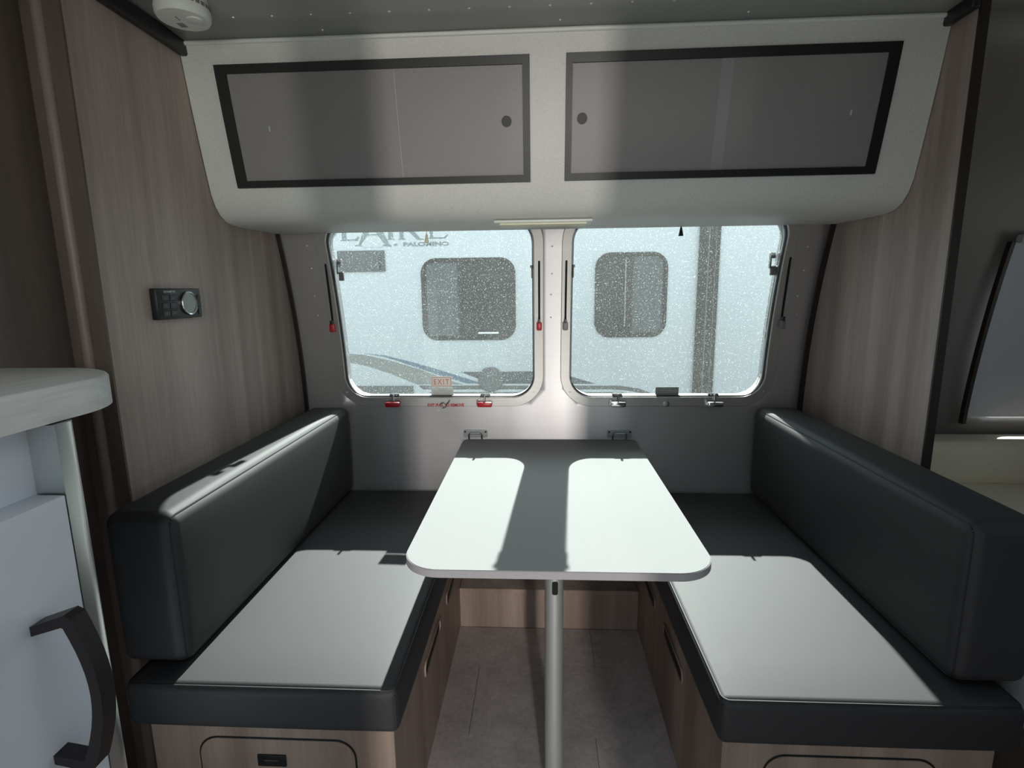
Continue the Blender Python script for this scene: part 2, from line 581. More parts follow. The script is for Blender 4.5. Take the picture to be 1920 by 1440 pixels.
# wall behind the camera, with the open entry door
bm = bmesh.new()
for (xa, xb, za, zb) in ((-1.12, -0.95, 0, 1.99), (-0.95, -0.34, 0, 1.25), (-0.95, -0.34, 1.72, 1.99), (-0.34, -0.18, 0, 1.99), (-0.18, 0.30, 1.86, 1.99),
                         (0.30, 2.34, 0, 1.99)):
    box(bm, xa, xb, -0.40, -0.35, za, zb)
wd = obj('wall_entry', bm, 'pale_wall')
struct(wd, 'pale wall with the open entry doorway', 'wall')

# dark gap strips where partition and window wall meet, and black ceiling trim coloured as the shadow gap
def gap_strip(x0, x1, off):
    b = bmesh.new()
    ls = []
    for k in range(21):
        z = 0.5 + (1.515 - 0.5) * k / 20
        y = Yp(z)
        ls.append([(x0, y - off, z), (x1, y - off, z), (x1, y + 0.01, z), (x0, y + 0.01, z)])
    return loops(b, ls, True, True)
t1 = obj('trim_1', gap_strip(-WX, -WX + 0.014, 0.010), 'wood_edge'); struct(t1, 'dark seal strip where the control-panel partition meets the aluminium', 'trim')
t2 = obj('trim_2', gap_strip(WX - 0.016, WX, 0.010), 'wood_edge'); struct(t2, 'dark seal strip where the bed-side partition meets the aluminium', 'trim')
t3 = obj('trim_3', nbox(-WX, -WX + 0.022, 0.9, 1.50, 1.920, 1.957, 0.006), 'black'); struct(t3, 'black seam trim and shadow gap between control-panel partition and ceiling', 'trim')
t4 = obj('trim_4', nbox(WX - 0.022, WX, 1.39, 1.50, 1.925, 1.957, 0.006), 'black'); struct(t4, 'black seam trim and shadow gap between bed-side partition and ceiling', 'trim')

# ------------------------------------------------------------------ windows
def on_wall(p, off):
    return (p[0], Yp(p[1]) - off, p[1])

def screw(x, z, parent):
    return obj('screw', lathe(bmesh.new(), [(0.0035, 0.0), (0.003, -0.0015), (0.0012, -0.002), (0.001, -0.0012)], (x, Yp(z) - 0.009, z), 'y', 10), 'rivet', parent)

def slot_path(x, z0, z1, w, dx):
    """rounded vertical slot outline, leaning dx"""
    pts = []
    for k in range(9):
        a = PI * k / 8
        pts.append((x + w / 2 * math.cos(a) , z1 + w / 2 * math.sin(a)))
    for k in range(9):
        a = PI + PI * k / 8
        pts.append((x + dx + w / 2 * math.cos(a), z0 + w / 2 * math.sin(a)))
    return pts

def make_window(n, hole, knob_mat, label, slots, latches, exit_kind):
    x0, x1, z0, z1 = hole
    e = empty('window_%d' % n, ((x0 + x1) / 2, 2.05, z0), label, 'window', kind='structure')
    cx, cz, w, h = (x0 + x1) / 2, (z0 + z1) / 2, x1 - x0, z1 - z0
    def lp(grow, off):
        p = rr(cx, cz, w + 2 * grow, h + 2 * grow, WR + grow, 12)
        dense = []
        for i in range(len(p)):
            a, b = Vector(p[i]), Vector(p[(i + 1) % len(p)])
            m = max(1, int((b - a).length / 0.05)) if i % 13 == 12 else 1
            m = 12 if i % 13 == 12 else 1
            for k in range(m):
                dense.append(on_wall(a.lerp(b, k / m), off))
        return dense
    fb = bmesh.new()
    loops(fb, [lp(0.038, 0.0), lp(0.038, 0.006), lp(0.0365, 0.0085), lp(0.004, 0.0085), lp(0.001, 0.006), lp(-0.001, -0.055)])
    frame = obj('frame', fb, 'alu_frame', e)
    gk = bmesh.new()
    loops(gk, [lp(-0.0008, 0.001), lp(-0.003, -0.001), lp(-0.004, -0.010), lp(-0.0012, -0.011)])
    obj('gasket', gk, 'black', e)
    pb = bmesh.new()
    # pane follows the curve of the wall
    N_ = 16
    rows = []
    for k in range(N_ + 1):
        z = z0 - 0.004 + (z1 - z0 + 0.008) * k / N_
        # half width of the rounded opening at this height
        dz = max(0, (z0 + WR) - z, z - (z1 - WR))
        hw = w / 2 - WR + math.sqrt(max(0, WR ** 2 - min(dz, WR) ** 2)) - 0.0005
        y = Yp(z) + 0.030
        rows.append([(cx - hw, y, z), (cx + hw, y, z), (cx + hw, y + 0.004, z), (cx - hw, y + 0.004, z)])
    loops(pb, rows, True, True)
    obj('pane', pb, 'glass', e)
    for (sx, dx) in slots:
        sb = bmesh.new()
        p = slot_path(sx - dx, 1.19, 1.402, 0.0075, dx)
        loops(sb, [[on_wall(q, 0.0075) for q in p], [on_wall(q, 0.0092) for q in p]], True, True)
        obj('guide_slot', sb, 'void', e, label='black vertical guide slot')
        kb = bmesh.new()
        zc = 1.168
        box(kb, sx - 0.0095, sx + 0.0095, Yp(zc) - 0.030, Yp(zc) - 0.006, zc - 0.016, zc + 0.015, 0.004, 2)
        kn = obj('slider_knob', kb, knob_mat, e)
        tb = bmesh.new()
        box(tb, sx - 0.004, sx + 0.004, Yp(zc) - 0.034, Yp(zc) - 0.008, zc + 0.012, zc + 0.028, 0.0015, 1)
        obj('stem', tb, 'black', kn)
    for lx, lm in latches:
        zc = 0.864
        lb = bmesh.new()
        box(lb, lx - 0.029, lx + 0.029, 2.049 - 0.036, 2.049 - 0.012, zc - 0.012, zc + 0.008, 0.005, 2)
        lt = obj('latch', lb, lm, e)
        sb = bmesh.new()
        box(sb, lx - 0.034, lx - 0.022, 2.049 - 0.014, 2.049 - 0.006, zc - 0.010, zc + 0.014, 0.002, 1)
        box(sb, lx - 0.004, lx + 0.004, 2.049 - 0.020, 2.049 - 0.008, zc + 0.006, zc + 0.036, 0.002, 1)
        box(sb, lx - 0.020, lx + 0.020, 2.049 + 0.004, 2.049 + 0.026, zc + 0.024, zc + 0.034, 0.003, 1)
        obj('catch', sb, 'chrome', lt)
    for (sx, sz) in ((x0 + 0.0, z0 + 0.02), (x1, z0 + 0.02)):
        s = 1 if sx == x0 else -1
        screw(sx + s * 0.0, sz - 0.0, frame)
    # stay bracket at the outer edge of the glass
    bx = x0 + 0.016 if n == 1 else x1 - 0.016
    bb = bmesh.new()
    box(bb, bx - 0.010, bx + 0.010, 2.00, 2.012, 1.405, 1.425, 0.002, 1)
    box(bb, bx - 0.010, bx - 0.004, 2.00, 2.012, 1.370, 1.410, 0.001, 1)
    box(bb, bx - 0.004, bx + 0.014, 2.00, 2.014, 1.345, 1.378, 0.002, 1)
    obj('stay_bracket', bb, 'grey_plastic', e)
    b2 = bmesh.new()
    ix = x1 - 0.004 if n == 1 else x0 + 0.004
    box(b2, ix - 0.007, ix + 0.007, 1.985, 1.995, 1.382, 1.392, 0.001, 1)
    box(b2, ix - 0.003, ix + 0.003, 1.985, 1.998, 1.345, 1.384, 0.001, 1)
    obj('stay_stop', b2, 'grey_plastic', e)
    if exit_kind:
        s1 = bmesh.new()
        prism(s1, rr(-0.424, 0.945, 0.084, 0.042, 0.004, 3), lambda p: on_wall(p, -0.0285), lambda p: on_wall(p, -0.0275))
        st = obj('exit_sticker', s1, 'paper', e, label='small white sticker reading EXIT')
        fr = bmesh.new()
        loops(fr, [[on_wall(p, -0.0270) for p in rr(-0.424, 0.945, 0.078, 0.036, 0.003, 3)], [on_wall(p, -0.0270) for p in rr(-0.424, 0.945, 0.0745, 0.0325, 0.002, 3)]])
        obj('sticker_border', fr, 'print_orange', st)
        obj('lettering', text_bm('EXIT', 0.030, lambda u, v, d: (-0.455 + u, Yp(0.945) + 0.0268 - d, 0.934 + v), 0.0003, 1.35, 0.062, 0.0005), 'print_orange', st)
        s2 = bmesh.new()
        prism(s2, rr(-0.4225, 0.9005, 0.090, 0.040, 0.002, 2), lambda p: on_wall(p, -0.0285), lambda p: on_wall(p, -0.0275))
        st2 = obj('instruction_sticker', s2, 'paper_dim', e, label='pale sticker with lines of small print')
        lb = bmesh.new()
        for k in range(5):
            wd_ = (0.018, 0.036, 0.039, 0.034, 0.038)[k]
            box(lb, -0.4225 - wd_, -0.4225 + wd_, Yp(0.9) + 0.0265, Yp(0.9) + 0.0272, 0.9135 - 0.0062 * k - 0.0008, 0.9135 - 0.0062 * k + 0.0008)
        obj('small_print', lb, 'print_grey', st2)
        obj('lettering', text_bm('EXIT PULL TO REMOVE', 0.0165, lambda u, v, d: (-0.477 + u, 2.049 - 0.0088 - d, 0.850 + v), 0.0004, 1.0, 0.146, 0.0007), 'print_red', e, label='red lettering EXIT PULL TO REMOVE')
        rb = bmesh.new()
        tube(rb, [(-0.412 + 0.012 * math.cos(a), 2.030, 0.857 + 0.010 * math.sin(a)) for a in [2 * PI * k / 16 for k in range(16)]], 0.0022, 6, True)
        tube(rb, [(-0.402, 2.030, 0.861), (-0.392, 2.028, 0.868), (-0.386, 2.03, 0.878)], 0.0025, 6)
        obj('pull_ring', rb, 'chrome', e)
    else:
        s2 = bmesh.new()
        prism(s2, rr(0.470, 0.902, 0.090, 0.036, 0.002, 2), lambda p: on_wall(p, -0.0285), lambda p: on_wall(p, -0.0275))
        st2 = obj('instruction_sticker', s2, 'print_grey', e, label='grey sticker with lines of small print')
        lb = bmesh.new()
        for k in range(4):
            wd_ = (0.016, 0.036, 0.039, 0.034)[k]
            box(lb, 0.470 - wd_, 0.470 + wd_, Yp(0.9) + 0.0265, Yp(0.9) + 0.0272, 0.9135 - 0.0072 * k - 0.0008, 0.9135 - 0.0072 * k + 0.0008)
        obj('small_print', lb, 'paper_dim', st2)
        hb = bmesh.new()
        tube(hb, [(0.451, 2.043, 0.853), (0.451, 2.030, 0.858), (0.454, 2.026, 0.872), (0.458, 2.026, 0.874), (0.464, 2.026, 0.872), (0.467, 2.030, 0.858), (0.467, 2.043, 0.853)], 0.0022, 6)
        box(hb, 0.449, 0.469, 2.034, 2.043, 0.850, 0.870, 0.003, 2)
        obj('catch_plate', hb, 'alu_trim', e)
    return e

make_window(1, WIN[0], 'red', 'dinette window with red latches and EXIT sticker', [(-0.824, -0.008), (-0.032, 0.0)], [(-0.613, 'red'), (-0.247, 'red')], True)
make_window(2, WIN[1], 'grey_plastic', 'dinette window with silver latches beside the bed-side partition', [(0.066, 0.0), (0.858, 0.008)], [(0.273, 'chrome'), (0.643, 'chrome')], False)
e3 = empty('window_3', (1.87, 2.05, 0.80), 'bed corner window covered by a grey shade', 'window', kind='structure')
pb = bmesh.new()
rows = []
for k in range(9):
    z = 0.79 + 0.62 * k / 8
    y = Yp(z) + 0.030
    rows.append([(1.605, y, z), (2.165, y, z), (2.165, y + 0.004, z), (1.605, y + 0.004, z)])
loops(pb, rows, True, True)
obj('pane', pb, 'glass', e3)
b = bmesh.new()
rows = []
for k in range(13):
    z = 0.812 + 0.636 * k / 12
    y = Yp(z) - 0.022 - 0.012 * math.sin(PI * k / 12)
    rows.append([(1.575, y, z), (2.20, y, z), (2.20, y + 0.006, z), (1.575, y + 0.006, z)])
loops(b, rows, True, True)
shd = tag(obj('window_shade', b, 'shade'), 'grey fabric shade drawn over the bed corner window', 'window shade')
rb = bmesh.new()
tube(rb, [(1.575, Yp(1.45) - 0.035, 1.452), (2.20, Yp(1.45) - 0.035, 1.452)], 0.014, 12)
obj('shade_roller', rb, 'shade', shd)
rb = bmesh.new()
rl = []
for k in range(13):
    z = 0.785 + 0.66 * k / 12
    y = Yp(z) - 0.026 - 0.012 * math.sin(PI * k / 12)
    rl.append([(1.562, y, z), (1.575, y, z), (1.575, y + 0.02, z), (1.562, y + 0.02, z)])
loops(rb, rl, True, True)
obj('shadow_strip', rb, 'wood_edge', shd)  # dark strip coloured as the shadow band beside the window shade

e4 = empty('window_4', (2.31, 1.0, 0.95), 'unseen wide window added in the end wall to light the bed corner', 'window', kind='structure')  # out of view, added to brighten the bed corner
obj('pane', nbox(2.308, 2.312, 0.45, 1.55, 0.95, 1.55), 'glass', e4)
e5 = empty('window_5', (-0.645, -0.375, 1.25), 'unseen window added above the galley worktop for ambient light', 'window', kind='structure')  # behind the camera, added to raise the ambient light
obj('pane', nbox(-0.95, -0.34, -0.377, -0.373, 1.25, 1.72), 'glass', e5)

# shade pulls hanging below the cabinet in front of the glass
def shade_pull(x, y, ztop, zbot, mat, label):
    e = empty('shade_pull', (x, y, zbot), label, 'shade pull', 'cord pulls of the window shades')
    obj('cord', tube(bmesh.new(), [(x, y, ztop), (x, y, zbot + 0.026)], 0.0014, 6), mat, e)
    obj('cone_tassel', lathe(bmesh.new(), [(0.0, 0.030), (0.003, 0.029), (0.0042, 0.022), (0.0085, 0.0), (0.0, 0.0)], (x, y, zbot), 'z', 14), mat, e)
shade_pull(0.452, 1.895, 1.513, 1.478, 'black', 'dark cone-shaped cord pull hanging over the silver-latched window')
shade_pull(-0.425, 1.895, 1.513, 1.470, 'cream', 'pale cone-shaped cord pull hanging over the EXIT window')

# ------------------------------------------------------------------ overhead cabinet
CP = [(1.474, 1.957), (1.476, 1.945), (1.503, 1.80), (1.533, 1.66), (1.551, 1.585), (1.566, 1.552), (1.588, 1.528), (1.615, 1.514), (1.65, 1.508), (1.70, 1.507)]
e = empty('overhead_cabinet', (0, 1.7, 1.507), 'white overhead cabinet with two black-framed doors above the windows', 'cabinet')
bm = bmesh.new()
out = [(p[0], p[1]) for p in CP] + [(Yp(1.511) - 0.002, 1.511), (Yp(1.521) - 0.002, 1.521), (1.70, 1.519), (1.625, 1.527), (1.60, 1.537), (1.58, 1.558), (1.565, 1.59), (1.547, 1.66), (1.517, 1.80), (1.490, 1.945), (1.490, 1.957)]
XE = WX - 0.002
prism(bm, out, lambda p: (-XE, p[0], p[1]), lambda p: (XE, p[0], p[1]))
obj('body', bm, 'white_lam', e, sharp=40)
bm = bmesh.new()
tube(bm, [(-XE, 1.472, 1.9475), (XE, 1.472, 1.9475)], 0.0052, 10)
obj('top_bead', bm, 'white_plastic', e, label='white bead moulding along the ceiling')

def face(x, z, d):
    """point on the sloped cabinet face, d proud"""
    for (ya, za), (yb, zb) in zip(CP[:-1], CP[1:]):
        if zb <= z <= za or (ya, za) == CP[0] and z > za:
            t = (z - za) / (zb - za)
            return (x, ya + (yb - ya) * t - d, z - 0.0)
    return (x, 1.55 - d, z)

def strip_panel(bm, x0, x1, z0, z1, d0, d1, n=8):
    ls = []
    for k in range(n + 1):
        z = z0 + (z1 - z0) * k / n
        ls.append([face(x0, z, d1), face(x1, z, d1), face(x1, z, d0), face(x0, z, d0)])
    return loops(bm, ls, True, True)

def cab_door(x0, x1, z0, z1, inner, seam, hole, label):
    fb = bmesh.new()
    ix0, ix1, iz0, iz1 = inner
    strip_panel(fb, x0, ix0, z0, z1, -0.004, 0.007)
    strip_panel(fb, ix1, x1, z0, z1, -0.004, 0.007)
    strip_panel(fb, ix0, ix1, z0, iz0, -0.004, 0.007, 2)
    strip_panel(fb, ix0, ix1, iz1, z1, -0.004, 0.007, 2)
    d = obj('door', fb, 'black_frame', e, label=label)
    (sx0, sx1) = seam
    p1 = bmesh.new()
    strip_panel(p1, ix0 - 0.002, sx0, iz0 - 0.002, iz1 + 0.002, -0.003, 0.002)
    obj('panel', p1, 'smoke_panel', d)
    if sx1 - sx0 > 0.004:
        p3 = bmesh.new()
        strip_panel(p3, sx0, sx1, iz0 - 0.002, iz1 + 0.002, -0.003, 0.0022)
        obj('overlap_strip', p3, 'smoke_strip', d)
        p2x = sx1
    else:
        p2x = sx1
    p2 = bmesh.new()
    strip_panel(p2, p2x, ix1 + 0.002, iz0 - 0.002, iz1 + 0.002, -0.003, 0.0024)
    obj('panel', p2, 'smoke_panel', d)
    hx, hz = hole
    hb = bmesh.new()
    c = [(hx + 0.0135 * math.cos(a), hz + 0.0135 * math.sin(a)) for a in [2 * PI * k / 24 for k in range(24)]]
    loops(hb, [[face(p[0], p[1], 0.002) for p in c], [face(p[0], p[1], 0.0042) for p in c]], True, True)
    obj('finger_hole', hb, 'hole_dark', d)
cab_door(-0.890, -0.055, 1.597, 1.896, (-0.860, -0.074, 1.615, 1.875), (-0.412, -0.4105), (-0.118, 1.746), 'black-framed grey door above the EXIT window')
cab_door(0.039, 0.868, 1.598, 1.896, (0.056, 0.840, 1.616, 1.874), (0.433, 0.463), (0.083, 1.748), 'black-framed grey door with a pale upright strip')
# small clips seen through the panels
cb = bmesh.new(); strip_panel(cb, -0.770, -0.767, 1.738, 1.750, 0.002, 0.003, 1)
obj('clip', cb, 'paper_dim', e)
cb = bmesh.new(); strip_panel(cb, 0.773, 0.777, 1.738, 1.750, 0.002, 0.0035, 1)
obj('clip', cb, 'paper_dim', e)

# slim lamp under the cabinet
e = empty('under_cabinet_light', (-0.02, 1.665, 1.50), 'slim cream lamp bar under the overhead cabinet', 'lamp')
bm = nbox(-0.166, 0.126, 1.628, 1.716, 1.4995, 1.507, 0.002, 2)
obj('housing', bm, 'white_plastic', e)
obj('diffuser', nbox(-0.150, 0.110, 1.640, 1.706, 1.494, 1.500, 0.002, 2), 'cream', e)

# smoke alarm on the ceiling
sc_ = (-0.842, 1.296, ceil_z(1.296))
e = empty('smoke_alarm', sc_, 'round white smoke alarm on the ceiling', 'smoke alarm')
obj('base', lathe(bmesh.new(), [(0.052, 0.002), (0.053, -0.006), (0.053, -0.014), (0.050, -0.016)], sc_, 'z', 40), 'white_plastic', e)
lb_ = lathe(bmesh.new(), [(0.049, -0.014), (0.056, -0.018), (0.058, -0.030), (0.057, -0.042), (0.053, -0.048), (0.030, -0.050), (0.0, -0.0505)], sc_, 'z', 48)
obj('cover', lb_, 'white_plastic', e)
vb = bmesh.new()
for k in range(28):
    a = 2 * PI * k / 28
    c_ = Vector((sc_[0] + 0.0555 * math.cos(a), sc_[1] + 0.0555 * math.sin(a), sc_[2] - 0.022))
    t_ = Vector((-math.sin(a), math.cos(a), 0)) * 0.0042
    n_ = Vector((math.cos(a), math.sin(a), 0)) * 0.0022
    loops(vb, [[c_ - t_ - n_ + Vector((0, 0, 0.004)), c_ + t_ - n_ + Vector((0, 0, 0.004)), c_ + t_ + n_ + Vector((0, 0, 0.004)), c_ - t_ + n_ + Vector((0, 0, 0.004))],
               [c_ - t_ - n_ - Vector((0, 0, 0.004)), c_ + t_ - n_ - Vector((0, 0, 0.004)), c_ + t_ + n_ - Vector((0, 0, 0.004)), c_ - t_ + n_ - Vector((0, 0, 0.004))]], True, True)
obj('vent_slots', vb, 'grey_plastic', e)
gb = bmesh.new()
for k in range(4):
    box(gb, sc_[0] - 0.022 + 0.004 * k, sc_[0] - 0.020 + 0.004 * k, sc_[1] + 0.006, sc_[1] + 0.026, sc_[2] - 0.0512, sc_[2] - 0.049)
box(gb, sc_[0] - 0.006, sc_[0] - 0.004, sc_[1] - 0.022, sc_[1] - 0.006, sc_[2] - 0.0512, sc_[2] - 0.049)
obj('sounder_grille', gb, 'grey_plastic', e)
obj('test_button', lathe(bmesh.new(), [(0.017, -0.048), (0.017, -0.052), (0.015, -0.0528), (0.0, -0.053)], (sc_[0] + 0.027, sc_[1] - 0.002, sc_[2]), 'z', 24), 'white_plastic', e)

# thermostat / control panel on the partition
e = empty('control_panel', (-WX, 1.337, 1.24), 'black control panel with round display on the wood partition', 'control panel')
TX = -WX
obj('case', nbox(TX, TX + 0.018, 1.256, 1.425, 1.239, 1.316, 0.003, 2), 'black', e)
for iy, y in enumerate((1.285, 1.313)):
    for iz, z in enumerate((1.254, 1.273, 1.292)):
        bt = obj('button', nbox(TX + 0.016, TX + 0.0195, y - 0.0125, y + 0.0125, z - 0.0075, z + 0.0075, 0.001, 1), 'black', e)
        mk = bmesh.new(); box(mk, TX + 0.0195, TX + 0.0198, y - 0.004, y + 0.004, z - 0.0006, z + 0.0006)
        obj('mark', mk, 'grey_plastic', bt)
for iz, z in enumerate((1.254, 1.273, 1.292)):
    obj('button', nbox(TX + 0.016, TX + 0.0195, 1.409, 1.423, z - 0.0075, z + 0.0075, 0.001, 1), 'black', e)
obj('dial_ring', lathe(bmesh.new(), [(0.0305, 0.018), (0.0312, 0.0225), (0.0298, 0.0245), (0.0272, 0.0235), (0.0272, 0.020)], (TX, 1.371, 1.278), 'x', 40), 'chrome', e)
obj('display', lathe(bmesh.new(), [(0.0272, 0.018), (0.0272, 0.0215), (0.0, 0.0218)], (TX, 1.371, 1.278), 'x', 32), 'lcd', e)
obj('lettering', text_bm('DOMETIC', 0.0075, lambda u, v, d: (TX + 0.0182 + d, 1.283 + u, 1.305 + v), 0.0003, 1.0, 0.044), 'print_white', e)

# ------------------------------------------------------------------ dinette table
e = empty('dinette_table', (0.003, 1.2, 0.0), 'pale laminate dinette table on a single metal leg', 'table')
def tab(x0, x1, y0, y1, rf, rb):
    pts = []
    for (cx, cy_, r, a0) in ((x1 - rb, y1 - rb, rb, 0), (x0 + rb, y1 - rb, rb, 90), (x0 + rf, y0 + rf, rf, 180), (x1 - rf, y0 + rf, rf, 270)):
        for k in range(13):
            a = math.radians(a0 + 90 * k / 12)
            pts.append((cx + r * math.cos(a), cy_ + r * math.sin(a)))
    return pts
TP = lambda g: tab(-0.337 + g, 0.347 - g, 1.033 + g, 2.043 - g, 0.085, 0.028)
bm = bmesh.new()
loops(bm, [[(p[0], p[1], 0.6965) for p in TP(0.001)], [(p[0], p[1], 0.7135) for p in TP(0.001)], [(p[0], p[1], 0.715) for p in TP(0.0022)]], True, True)
obj('top', bm, 'table', e)
bm = bmesh.new()
loops(bm, [[(p[0], p[1], z) for p in TP(g)] for g, z in ((0.003, 0.696), (0.0, 0.6975), (0.0, 0.7125), (0.001, 0.7140), (0.002, 0.7135))])
obj('edge_band', bm, 'table_edge', e, label='grey edge band')
leg = obj('leg', lathe(bmesh.new(), [(0.0225, 0.0), (0.0225, 0.694)], (0.002, 1.17, 0.001), 'z', 36), 'alu_leg', e)
obj('leg_plate', lathe(bmesh.new(), [(0.06, 0.688), (0.06, 0.696)], (0.002, 1.17, 0.0), 'z', 32), 'alu_leg', e)
obj('foot_plate', lathe(bmesh.new(), [(0.04, 0.0), (0.04, 0.006), (0.026, 0.010)], (0.002, 1.17, 0.0), 'z', 32), 'alu_leg', e)
sb = bmesh.new()
p = [(0.0035 + (q[0]), q[1]) for q in rr(0, 0.608, 0.014, 0.034, 0.005, 5)]
loops(sb, [[(q[0], 1.17 - 0.0215, q[1]) for q in p], [(q[0], 1.17 - 0.0233, q[1]) for q in p]], True, True)
obj('release_slot', sb, 'void', leg, label='black release slot in the leg')
for hx in (-0.289, 0.284):
    hb = bmesh.new()
    prism(hb, rr(hx, 0.737, 0.098, 0.032, 0.006, 3), lambda p: (p[0], 2.049, p[1]), lambda p: (p[0], 2.0455, p[1]))
    h = obj('hinge_bracket', hb, 'galv', e)
    b2 = bmesh.new()
    tube(b2, [(hx - 0.026, 2.043, 0.716), (hx - 0.026, 2.037, 0.735), (hx - 0.020, 2.036, 0.741), (hx + 0.020, 2.036, 0.741), (hx + 0.026, 2.037, 0.735), (hx + 0.026, 2.043, 0.716)], 0.0035, 8)
    obj('hinge_loop', b2, 'galv', h)
    for s in (-1, 1):
        obj('screw', lathe(bmesh.new(), [(0.004, 0.0), (0.004, -0.0015), (0.0, -0.002)], (hx + s * 0.041, 2.0455, 0.745), 'y', 10), 'black', h)

# ------------------------------------------------------------------ benches
def bench(s, label, door_label):
    def X(a, b): return (min(s * a, s * b), max(s * a, s * b))
    e = empty('dinette_bench', (s * 0.62, 1.4, 0), label, 'bench', 'dinette benches')
    x0, x1 = X(0.345, 0.885)
    obj('carcass', nbox(x0, x1, 0.970, 2.044, 0.0, 0.394, 0.0015, 1), 'wood_bench', e)
    # rounded access door in the end, with its dark joint
    cx = s * 0.605
    jb = bmesh.new()
    y_ = 0.9693
    loops(jb, [[(p[0], y_, p[1]) for p in rr(cx, 0.19, 0.352, 0.322, 0.045, 8)], [(p[0], y_, p[1]) for p in rr(cx, 0.19, 0.344, 0.314, 0.042, 8)]])
    obj('joint', jb, 'void', e)
    db = bmesh.new()
    prism(db, rr(cx, 0.19, 0.344, 0.314, 0.042, 8), lambda p: (p[0], 0.975, p[1]), lambda p: (p[0], 0.9675, p[1]))
    d = obj('access_door', db, 'wood_bench', e)
    lb = nbox(cx - 0.012 - 0.032, cx - 0.012 + 0.032, 0.964, 0.969, 0.282, 0.311, 0.002, 2)
    l = obj('latch', lb, 'black', d)
    obj('latch_bar', nbox(cx - 0.012 - 0.016, cx - 0.012 + 0.016, 0.962, 0.965, 0.290, 0.300, 0.001, 1), 'wood_edge', l)
    # finger-pull slots in the aisle side: dark pocket and wooden rim
    for (ya, yb) in ((1.265, 1.475), (1.60, 1.81)):
        xs = s * 0.3445
        sb = bmesh.new()
        p = rr((ya + yb) / 2, 0.285, yb - ya, 0.034, 0.015, 6)
        loops(sb, [[(xs + s * 0.002, q[0], q[1]) for q in p], [(xs - s * 0.0005, q[0], q[1]) for q in p]], True, True)
        sl = obj('finger_pull', sb, 'void', e, label='dark finger-pull slot in the aisle side')
        rb = bmesh.new()
        po = rr((ya + yb) / 2, 0.285, yb - ya + 0.012, 0.046, 0.02, 6)
        loops(rb, [[(xs, q[0], q[1]) for q in po], [(xs - s * 0.004, q[0], q[1]) for q in po], [(xs - s * 0.004, q[0], q[1]) for q in p], [(xs + s * 0.001, q[0], q[1]) for q in p]])
        obj('pull_rim', rb, 'wood_bench', sl)
    return e
bench(-1, 'taupe wood-grain dinette bench beside the galley cabinet', '')
bench(1, 'taupe wood-grain dinette bench beside the bed corner', '')

def seat_cushion(s, label):
    e = empty('seat_cushion', (s * 0.61, 1.49, 0.395), label, 'seat cushion', 'charcoal seat cushions')
    x0, x1 = (-0.905, -0.325) if s < 0 else (0.325, 0.905)
    r = 0.016
    bm = bmesh.new()
    cushion(bm, x0, x1, 0.938, 2.035, 0.396, 0.500, r, (0.004, 0.004, 0.006, 0, 0, 0.006), 10, 4)
    obj('body', bm, 'leather', e, sharp=60)
    i = r * 0.29
    path = [(p[0], p[1], 0.500 - i + 0.0005) for p in rr((x0 + x1) / 2, (0.938 + 2.035) / 2, (x1 - x0) - 2 * i, 1.097 - 2 * i, r - i + 0.004, 4)]
    obj('piping', tube(bmesh.new(), path, 0.0022, 6, True), 'piping', e)
    # upright seams at the aisle-end corners
    for x in (x0 + i, x1 - i):
        obj('corner_seam', tube(bmesh.new(), [(x, 0.938 + i, 0.412), (x, 0.938 + i, 0.487)], 0.0018, 6), 'piping', e)
    return e
seat_cushion(-1, 'charcoal leather seat cushion on the bench beside the galley')
seat_cushion(1, 'charcoal leather seat cushion on the bench beside the bed corner')

def back_cushion(s, label):
    e = empty('back_cushion', (s * 0.86, 1.5, 0.506), label, 'back cushion', 'charcoal back cushions')
    x0, x1 = (-0.945, -0.792) if s < 0 else (0.792, 0.945)
    r = 0.028
    bm = bmesh.new()
    y0, y1, z0, z1 = 0.985, 2.03, 0.507, 0.852
    cr = (0, 0.006, 0.004, 0, 0, 0.006) if s < 0 else (0.006, 0, 0.004, 0, 0, 0.006)
    cushion(bm, x0, x1, y0, y1, z0, z1, r, cr, 10, 5)
    # the end towards the window follows the curve of the wall
    for v in bm.verts:
        if v.co.y > 1.9:
            v.co.y -= (2.05 - Yp(v.co.z)) * (v.co.y - 1.9) / 0.13
    obj('body', bm, 'leather', e, sharp=60)
    i = r * 0.29
    xf = (x1 - i) if s < 0 else (x0 + i)
    path = [(xf, p[0], p[1]) for p in rr((y0 + y1) / 2, (z0 + z1) / 2, y1 - y0 - 2 * i, z1 - z0 - 2 * i + 0.001, r - i + 0.002, 4)]
    obj('piping', tube(bmesh.new(), path, 0.0018, 6, True), 'piping', e)
    return e
back_cushion(-1, 'charcoal leather back cushion against the control-panel partition')
back_cushion(1, 'charcoal leather back cushion against the bed-side partition')

# raised box across the back of the footwell
e = empty('footwell_box', (0, 1.96, 0), 'low wood-grain box across the back of the footwell', 'box')
obj('riser', nbox(-0.344, 0.344, 1.874, 1.89, 0.0, 0.150), 'wood_bench', e)
obj('lid', nbox(-0.344, 0.344, 1.868, 2.048, 0.150, 0.166, 0.002, 1), 'wood_bench', e)

